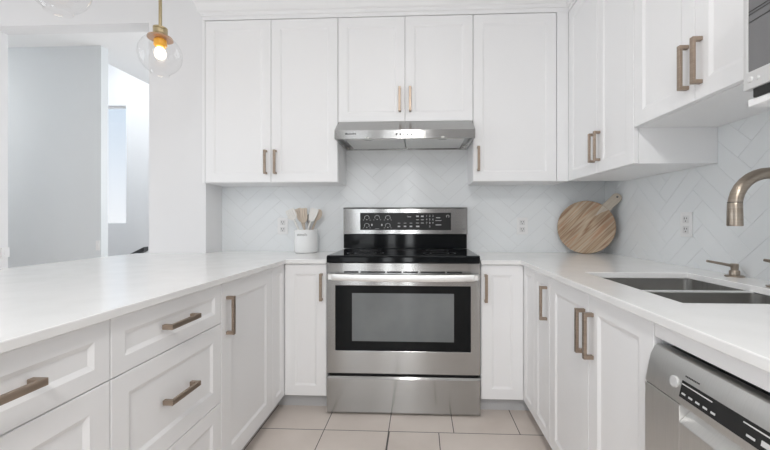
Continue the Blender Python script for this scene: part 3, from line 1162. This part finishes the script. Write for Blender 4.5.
# ------------------------------------------------------------------ microwave on its shelf
MX, MY1, MY0 = .868, 1.009, .46
t = thing('microwave', 'silver-framed microwave with dark glass door at the upper right edge', 'microwave', (MX, MY1, 0), RIGHT)
mz0 = z_at(91.3, MX, MY1)
mz1 = mz0 + .33
mwid = MY1 - MY0
bx('case', 'silver', t, .001, mwid - .001, .022, XRW - .02 - MX, mz0, mz1, bevel=.002)
gz0 = z_at(73, MX, MY1 - .012)
bm = bmesh.new()
cells(bm, [0, .013, mwid - .11, mwid], [mz0 - .002, gz0, mz1 - .03, mz1], 0, .021, lambda i, j: not (i == 1 and j == 1))
bm.transform(Matrix.Translation((0, .021, 0)) @ Matrix.Rotation(PI / 2, 4, 'X'))
fr = obj('front_frame', bm, 'silver', t, bevel=.002)
dg_ = bx('door_glass', 'mw_glass', t, .0135, mwid - .1105, .003, .02, gz0 + .0005, mz1 - .0305)
bm = bmesh.new()
for dz in (.130, .150, .158):
    box(bm, .014, mwid - .111, .0022, .0029, gz0 + dz, gz0 + dz + .0025)
obj('glass_band', bm, 'black', dg_)
for px, py, r_ in ((750.7, 79.5, .0075), (758, 77.3, .0048)):
    yy = y_at(px, MX)
    bm = bmesh.new()
    lathe(bm, [(0, .003), (r_ * .8, .003), (r_, .0015), (r_, 0), (0, 0)], 20)
    bm.transform(Matrix.Translation((MY1 - yy, 0, z_at(py, MX, yy))) @ Matrix.Rotation(PI / 2, 4, 'X'))
    obj('button', bm, 'socket', fr, smooth=True, flat_angle=.6)
shz1 = mz0 - .026
for x, y in ((.022, .006), (mwid - .10, .006), (.022, .30), (mwid - .10, .30)):
    bx('foot', 'black', t, x, x + .075, y, y + .035, shz1 + .0005, mz0, bevel=.002)
bm = bmesh.new()
shx = x_at(748, MY1 - .004)
box(bm, shx, XRW - .001, MY0 - .02, MY1 - .004, shz1 - .018, shz1)
t = obj('wall_shelf', bm, 'cabinet', bevel=.0015)
tag(t, 'white wall shelf holding the microwave at the upper right', 'shelf')

# ------------------------------------------------------------------ pendants


def pendant(label, x, y, zb_):
    t = thing('pendant_lamp', label, 'pendant lamp', (x, y, 0), 0, 'glass globe pendants over the peninsula')
    R_, H_ = .103, .106
    zc = zb_ + H_
    ztp = zc + H_ * .93
    bm = bmesh.new()
    pr = []
    for k in range(0, 25):
        a = math.radians(-82 + (68 + 82) * k / 24)
        pr.append((R_ * math.cos(a), zc + H_ * math.sin(a)))
    # open lower lip turned slightly, rim at the neck
    pr = [(pr[0][0] * 3.0, zb_ - .004)] + pr[3:]
    lathe(bm, pr, 48)
    obj('glass_globe', bm, 'glass', t, smooth=True)
    bm = bmesh.new()
    lathe(bm, [(0, ztp + .050), (.012, ztp + .050), (.013, ztp + .046), (.034, ztp + .045), (.034, ztp + .037), (.031, ztp + .035), (.034, ztp + .033), (.034, ztp + .010), (.031, ztp + .008), (.034, ztp + .006), (.034, ztp - .002), (0, ztp - .002)], 32)
    obj('cap', bm, 'brass', t, smooth=True, flat_angle=.5)
    bm = bmesh.new()
    lathe(bm, [(.026, ztp - .0022), (.058, ztp - .006), (.060, ztp - .016), (.040, ztp - .018), (.020, ztp - .010), (.020, ztp - .0022)], 32)
    obj('copper_collar', bm, 'copper', t, smooth=True, flat_angle=.7)
    bm = bmesh.new()
    lathe(bm, [(0, ztp - .0105), (.019, ztp - .0105), (.030, ztp - .022), (.031, ztp - .050), (.024, ztp - .058), (0, ztp - .058)], 24)
    obj('socket', bm, 'amber', t, smooth=True, flat_angle=.7)
    bm = bmesh.new()
    lathe(bm, [(0, ztp - .0585), (.016, ztp - .062), (.025, ztp - .078), (.028, ztp - .094), (.025, ztp - .110), (.014, ztp - .122), (0, ztp - .126)], 24)
    obj('bulb', bm, 'bulb', t, smooth=True)
    bm = bmesh.new()
    tube(bm, [(0, 0, ztp + .0502), (0, 0, CEIL - .022)], .0082, 14)
    obj('rod', bm, 'brass', t, smooth=True, flat_angle=.7)
    bm = bmesh.new()
    lathe(bm, [(0, CEIL - .022), (.055, CEIL - .022), (.06, CEIL - .016), (.06, CEIL - .0005), (0, CEIL - .0005)], 32)
    obj('canopy', bm, 'brass', t, smooth=True, flat_angle=.5)


pendant('clear glass globe pendant with lit bulb on a brass rod before the doorway wall', -1.40, y_at(160.3, -1.40), z_at(74, -1.4, 1.88))
pendant('clear glass globe pendant cut by the top edge, only its underside showing', -1.40, y_at(58.5, -1.40), z_at(12, -1.4, 1.34))

# ------------------------------------------------------------------ outlets and switches


def outlet(label, loc, rz, sw=.040, sh=.062):
    t = thing('wall_outlet', label, 'outlet', loc, rz, 'white duplex outlets')
    bx('cover_plate', 'plastic', t, -sw, sw, -.006, -.0003, -sh, sh, bevel=.002)
    for s_ in (-1, 1):
        sk = bx('socket', 'socket', t, -sw * .5, sw * .5, -.0075, -.0061, s_ * .026 - .019, s_ * .026 + .019, bevel=.001)
        bm = bmesh.new()
        for x, h_ in ((-.008, .008), (.008, .006)):
            box(bm, x - .0022, x + .0022, -.0079, -.0074, s_ * .026 - h_ / 2 + .004, s_ * .026 + h_ / 2 + .006)
        box(bm, -.003, .003, -.0079, -.0074, s_ * .026 - .012, s_ * .026 - .006)
        obj('slot', bm, 'slot', sk)


outlet('white duplex outlet on the tiles just left of the utensil crock', (x_at(283, YW), YW, z_at(226, x_at(283, YW), YW)), 0)
outlet('white duplex outlet on the tiles between the stove and the cutting board', (x_at(522, YW), YW, z_at(226, x_at(522, YW), YW)), 0)
yy = y_at(687, XRW)
outlet('white duplex outlet on the right wall between cutting board and faucet', (XRW, yy, z_at(224.5, XRW, yy)), RIGHT)
t = thing('light_switch', 'white light switch near the right end of the shaded hall wall', 'switch', (x_at(98.3, YG), YG, z_at(245.5, x_at(98, YG), YG)))
bx('cover_plate', 'plastic', t, -.02, .02, -.006, -.0003, -.045, .045, bevel=.002)
bx('rocker', 'plastic', t, -.009, .009, -.010, -.0061, -.02, .02, bevel=.001)
t = thing('light_switch', 'white light switch on the left jamb of the opening above the worktop', 'switch', (XJL, YL2 - .03, z_at(252, XJL, YL2)), PI / 2)
bx('cover_plate', 'plastic', t, -.026, .026, -.018, -.0003, -.036, .036, bevel=.002)
bx('rocker', 'plastic', t, -.010, .010, -.022, -.0181, -.018, .018, bevel=.001)

# ------------------------------------------------------------------ stair railing
YQ = 3.42
t = thing('stair_railing', 'black stair railing end peeking above the white worktop in the opening', 'railing', (0, YQ, 0))
h0, h1 = (x_at(146.3, YQ), z_at(246.6, x_at(146, YQ), YQ)), (x_at(120, YQ), z_at(259.5, x_at(120, YQ), YQ))
bm = bmesh.new()
dn = .042
prism(bm, [h0, (h0[0], h0[1] - dn), (h1[0], h1[1] - dn), h1], 'y', -.03, .03)
obj('handrail', bm, 'rail', t, bevel=.005)
for k in (.12, .5, .88):
    x = h0[0] + (h1[0] - h0[0]) * k
    z = h0[1] + (h1[1] - h0[1]) * k - dn - .002
    bx('baluster', 'rail', t, x - .012, x + .012, -.012, .012, 0, z - .006)

# ------------------------------------------------------------------ cutting board leaning in the corner
def ray_plane(px, py, p0, n):
    d = Vector(((px - CX) / F, 1, -(py - CY) / F))
    dw = Vector((d.x * cA - d.y * sA, d.x * sA + d.y * cA, d.z))
    o = Vector((0, 0, CAM_H))
    return o + dw * ((p0 - o).dot(n) / dw.dot(n))


pL = Vector((x_at(557.3, 2.655), 2.655, z_at(229, x_at(557.3, 2.655), 2.655)))
pB = Vector((1.135, 2.555, CT + .004))
pT = Vector((1.325, 2.462, 1.318))
nrm = (pB - pL).cross(pT - pL).normalized()
if nrm.y > 0:
    nrm = -nrm                                        # faces the room
cen = ray_plane(585.4, 228.2, pB, nrm)
tip = ray_plane(620, 195.5, pB, nrm)
ydir = (tip - cen).normalized()
xdir = ydir.cross(nrm).normalized()
Rb = (ray_plane(557.3, 229, pB, nrm) - ray_plane(616.5, 229, pB, nrm)).length / 2
Rv = (ray_plane(587, 203, pB, nrm) - ray_plane(587, 254.3, pB, nrm)).length / 2
Rm = (Rb + Rv) / 2 * 1.015
hl = (tip - cen).length
cen.z += CT + .0015 - (cen.z - Rm * math.hypot(xdir.z, ydir.z) - .018 * abs(nrm.z))
t = thing('cutting_board', 'round striped wooden cutting board with handle leaning in the right corner', 'cutting board')
t.matrix_world = Matrix(((xdir.x, ydir.x, nrm.x, cen.x), (xdir.y, ydir.y, nrm.y, cen.y), (xdir.z, ydir.z, nrm.z, cen.z), (0, 0, 0, 1)))
bm = bmesh.new()
pl = [(Rm * math.cos(2 * PI * k / 72), Rm * math.sin(2 * PI * k / 72)) for k in range(72)]
prism(bm, pl, 'z', -.018, 0)
obj('board', bm, 'acacia', t, bevel=.003, smooth=True, flat_angle=.6)
bm = bmesh.new()
hw_ = .034
y0_ = math.sqrt(Rm * Rm - hw_ * hw_) + .0015
outer = [(hw_, y0_), (hw_ * .86, y0_ + .03), (hw_ * .92, hl - .03)] + [(hw_ * .92 * math.cos(a), hl - .028 + .028 * math.sin(a)) for a in [PI * k / 10 for k in range(1, 10)]] + [(-hw_ * .92, hl - .03), (-hw_ * .86, y0_ + .03), (-hw_, y0_)]
prism(bm, outer, 'z', -.018, -.0002)
ho = obj('handle', bm, 'handle_wood', t, bevel=.003)
ho['label'] = 'paler wooden handle'
bm = bmesh.new()
lathe(bm, [(0, .0003), (.007, .0003), (.007, -.001), (0, -.001)], 16)
bm.transform(Matrix.Translation((0, hl - .022, 0)))
obj('hang_hole', bm, 'slot', ho)
bm = bmesh.new()                                      # the handle's pale tongue let into the disc
prism(bm, [(.022, y0_ - .001), (-.026, y0_ - .001), (-.018, y0_ - .05), (-.008, y0_ - .085), (.004, y0_ - .04)], 'z', -.001, .0004)
obj('inlay', bm, 'handle_wood', ho)

# ------------------------------------------------------------------ utensil crock and utensils
KX, KY = x_at(306.3, 2.585), 2.585
KR, KH = .0845, .168
t = thing('utensil_crock', 'white ceramic utensil crock on the worktop left of the stove', 'crock', (KX, KY, CT))
bm = bmesh.new()
lathe(bm, [(0, .0004), (KR - .012, .0004), (KR - .004, .004), (KR, .014), (KR, KH - .004), (KR - .003, KH), (KR - .006, KH - .003), (KR - .007, .014), (KR - .014, .008), (0, .008)], 56)
obj('jar', bm, 'ceramic', t, smooth=True, flat_angle=.8)
me = text_mesh('utensils', .026)
me.materials.append(M['mark_grey'])
o = bpy.data.objects.new('lettering', me)
COL.objects.link(o)
o.parent = t
for v in me.vertices:                                  # wrapped on the round wall
    a = (v.co.x - .006) / KR
    rr = KR + .0006 - v.co.y
    v.co = Vector((rr * math.sin(a), -rr * math.cos(a), v.co.z + .133))


def utensil(name, label, cat, base, px, py, yoff, m, build):
    """a utensil standing in the crock: base = foot inside the crock, leaning to the pixel of its tip"""
    Y = KY + yoff
    foot = Vector((KX + base[0], KY + base[1], CT + .012))
    top = Vector((x_at(px, Y), Y, z_at(py, x_at(px, Y), Y)))
    d = (top - foot)
    L = d.length
    zq = d.normalized()
    xq = Vector((1, 0, 0))
    xq = (xq - zq * xq.dot(zq)).normalized()
    yq = zq.cross(xq)
    bm = bmesh.new()
    build(bm, L)
    o = obj(name, bm, m, None, smooth=True, flat_angle=.7)
    o.matrix_world = Matrix(((xq.x, yq.x, zq.x, foot.x), (xq.y, yq.y, zq.y, foot.y), (xq.z, yq.z, zq.z, foot.z), (0, 0, 0, 1)))
    return tag(o, label, cat, 'utensils in the crock')


def blade(bm, L, w0, w1, h, th=.006, slots=0):
    """handle tube below a flat head of height h, widening from w0 to w1, optionally slotted"""
    tube(bm, [(0, 0, 0), (0, 0, L - h + .004)], [.0085, .0075], 10)
    if not slots:
        prism(bm, [(-w0, L - h), (-w1 * .9, L - h * .6), (-w1, L - .006), (-w1 * .7, L), (w1 * .7, L), (w1, L - .006), (w1 * .9, L - h * .6), (w0, L - h)], 'y', -th / 2, th / 2)
    else:
        prism(bm, [(-w0, L - h), (-w1, L - h * .7), (w1, L - h * .7), (w0, L - h)], 'y', -th / 2, th / 2)
        n = slots + 1
        for k in range(n):
            c0 = -w1 + 2 * w1 * k / n
            prism(bm, [(c0 + .0012, L - h * .7), (c0 + .0012, L - .008), (c0 + 2 * w1 / n - .0012, L - .008), (c0 + 2 * w1 / n - .0012, L - h * .7)], 'y', -th / 2, th / 2)
        prism(bm, [(-w1, L - .008), (-w1 * .85, L), (w1 * .85, L), (w1, L - .008)], 'y', -th / 2, th / 2)


def spoon(bm, L, w_, h):
    tube(bm, [(0, 0, 0), (0, 0, L - h + .004)], [.0085, .0075], 10)
    pr = []
    for k in range(25):
        a = 2 * PI * k / 24
        pr.append((w_ * math.sin(a), L - h / 2 - h / 2 * math.cos(a)))
    prism(bm, pr[:-1], 'y', -.0045, .0045)


utensil('slotted_turner', 'white slotted turner leaning far left out of the crock', 'utensil', (.030, -.048), 289.5, 209.5, -.046, 'silicone', lambda b_, L: blade(b_, L, .014, .034, .080, slots=3))
utensil('pasta_fork', 'pale wooden slotted spoon leaning left in the crock beside the white turner', 'utensil', (.024, .038), 297.5, 208.6, .040, 'spoon_wood', lambda b_, L: blade(b_, L, .012, .024, .10, slots=2))
utensil('slotted_spoon', 'wooden slotted turner standing nearly upright at the middle of the crock', 'utensil', (-.006, -.002), 303.4, 208.2, -.002, 'spoon_wood', lambda b_, L: blade(b_, L, .012, .027, .105, slots=2))
utensil('spoon', 'short grey spoon low in the middle of the crock', 'utensil', (.0, .057), 309.5, 214, .056, 'grey_silicone', lambda b_, L: spoon(b_, L, .022, .07))
utensil('spatula', 'white spatula leaning right in the crock, before the wooden spoon', 'utensil', (-.028, -.024), 315.0, 208.6, -.024, 'silicone', lambda b_, L: blade(b_, L, .016, .030, .095, th=.009))
utensil('wooden_spoon', 'wooden spoon leaning farthest right in the crock', 'utensil', (-.026, .019), 320.3, 209.5, .019, 'spoon_wood', lambda b_, L: spoon(b_, L, .027, .085))
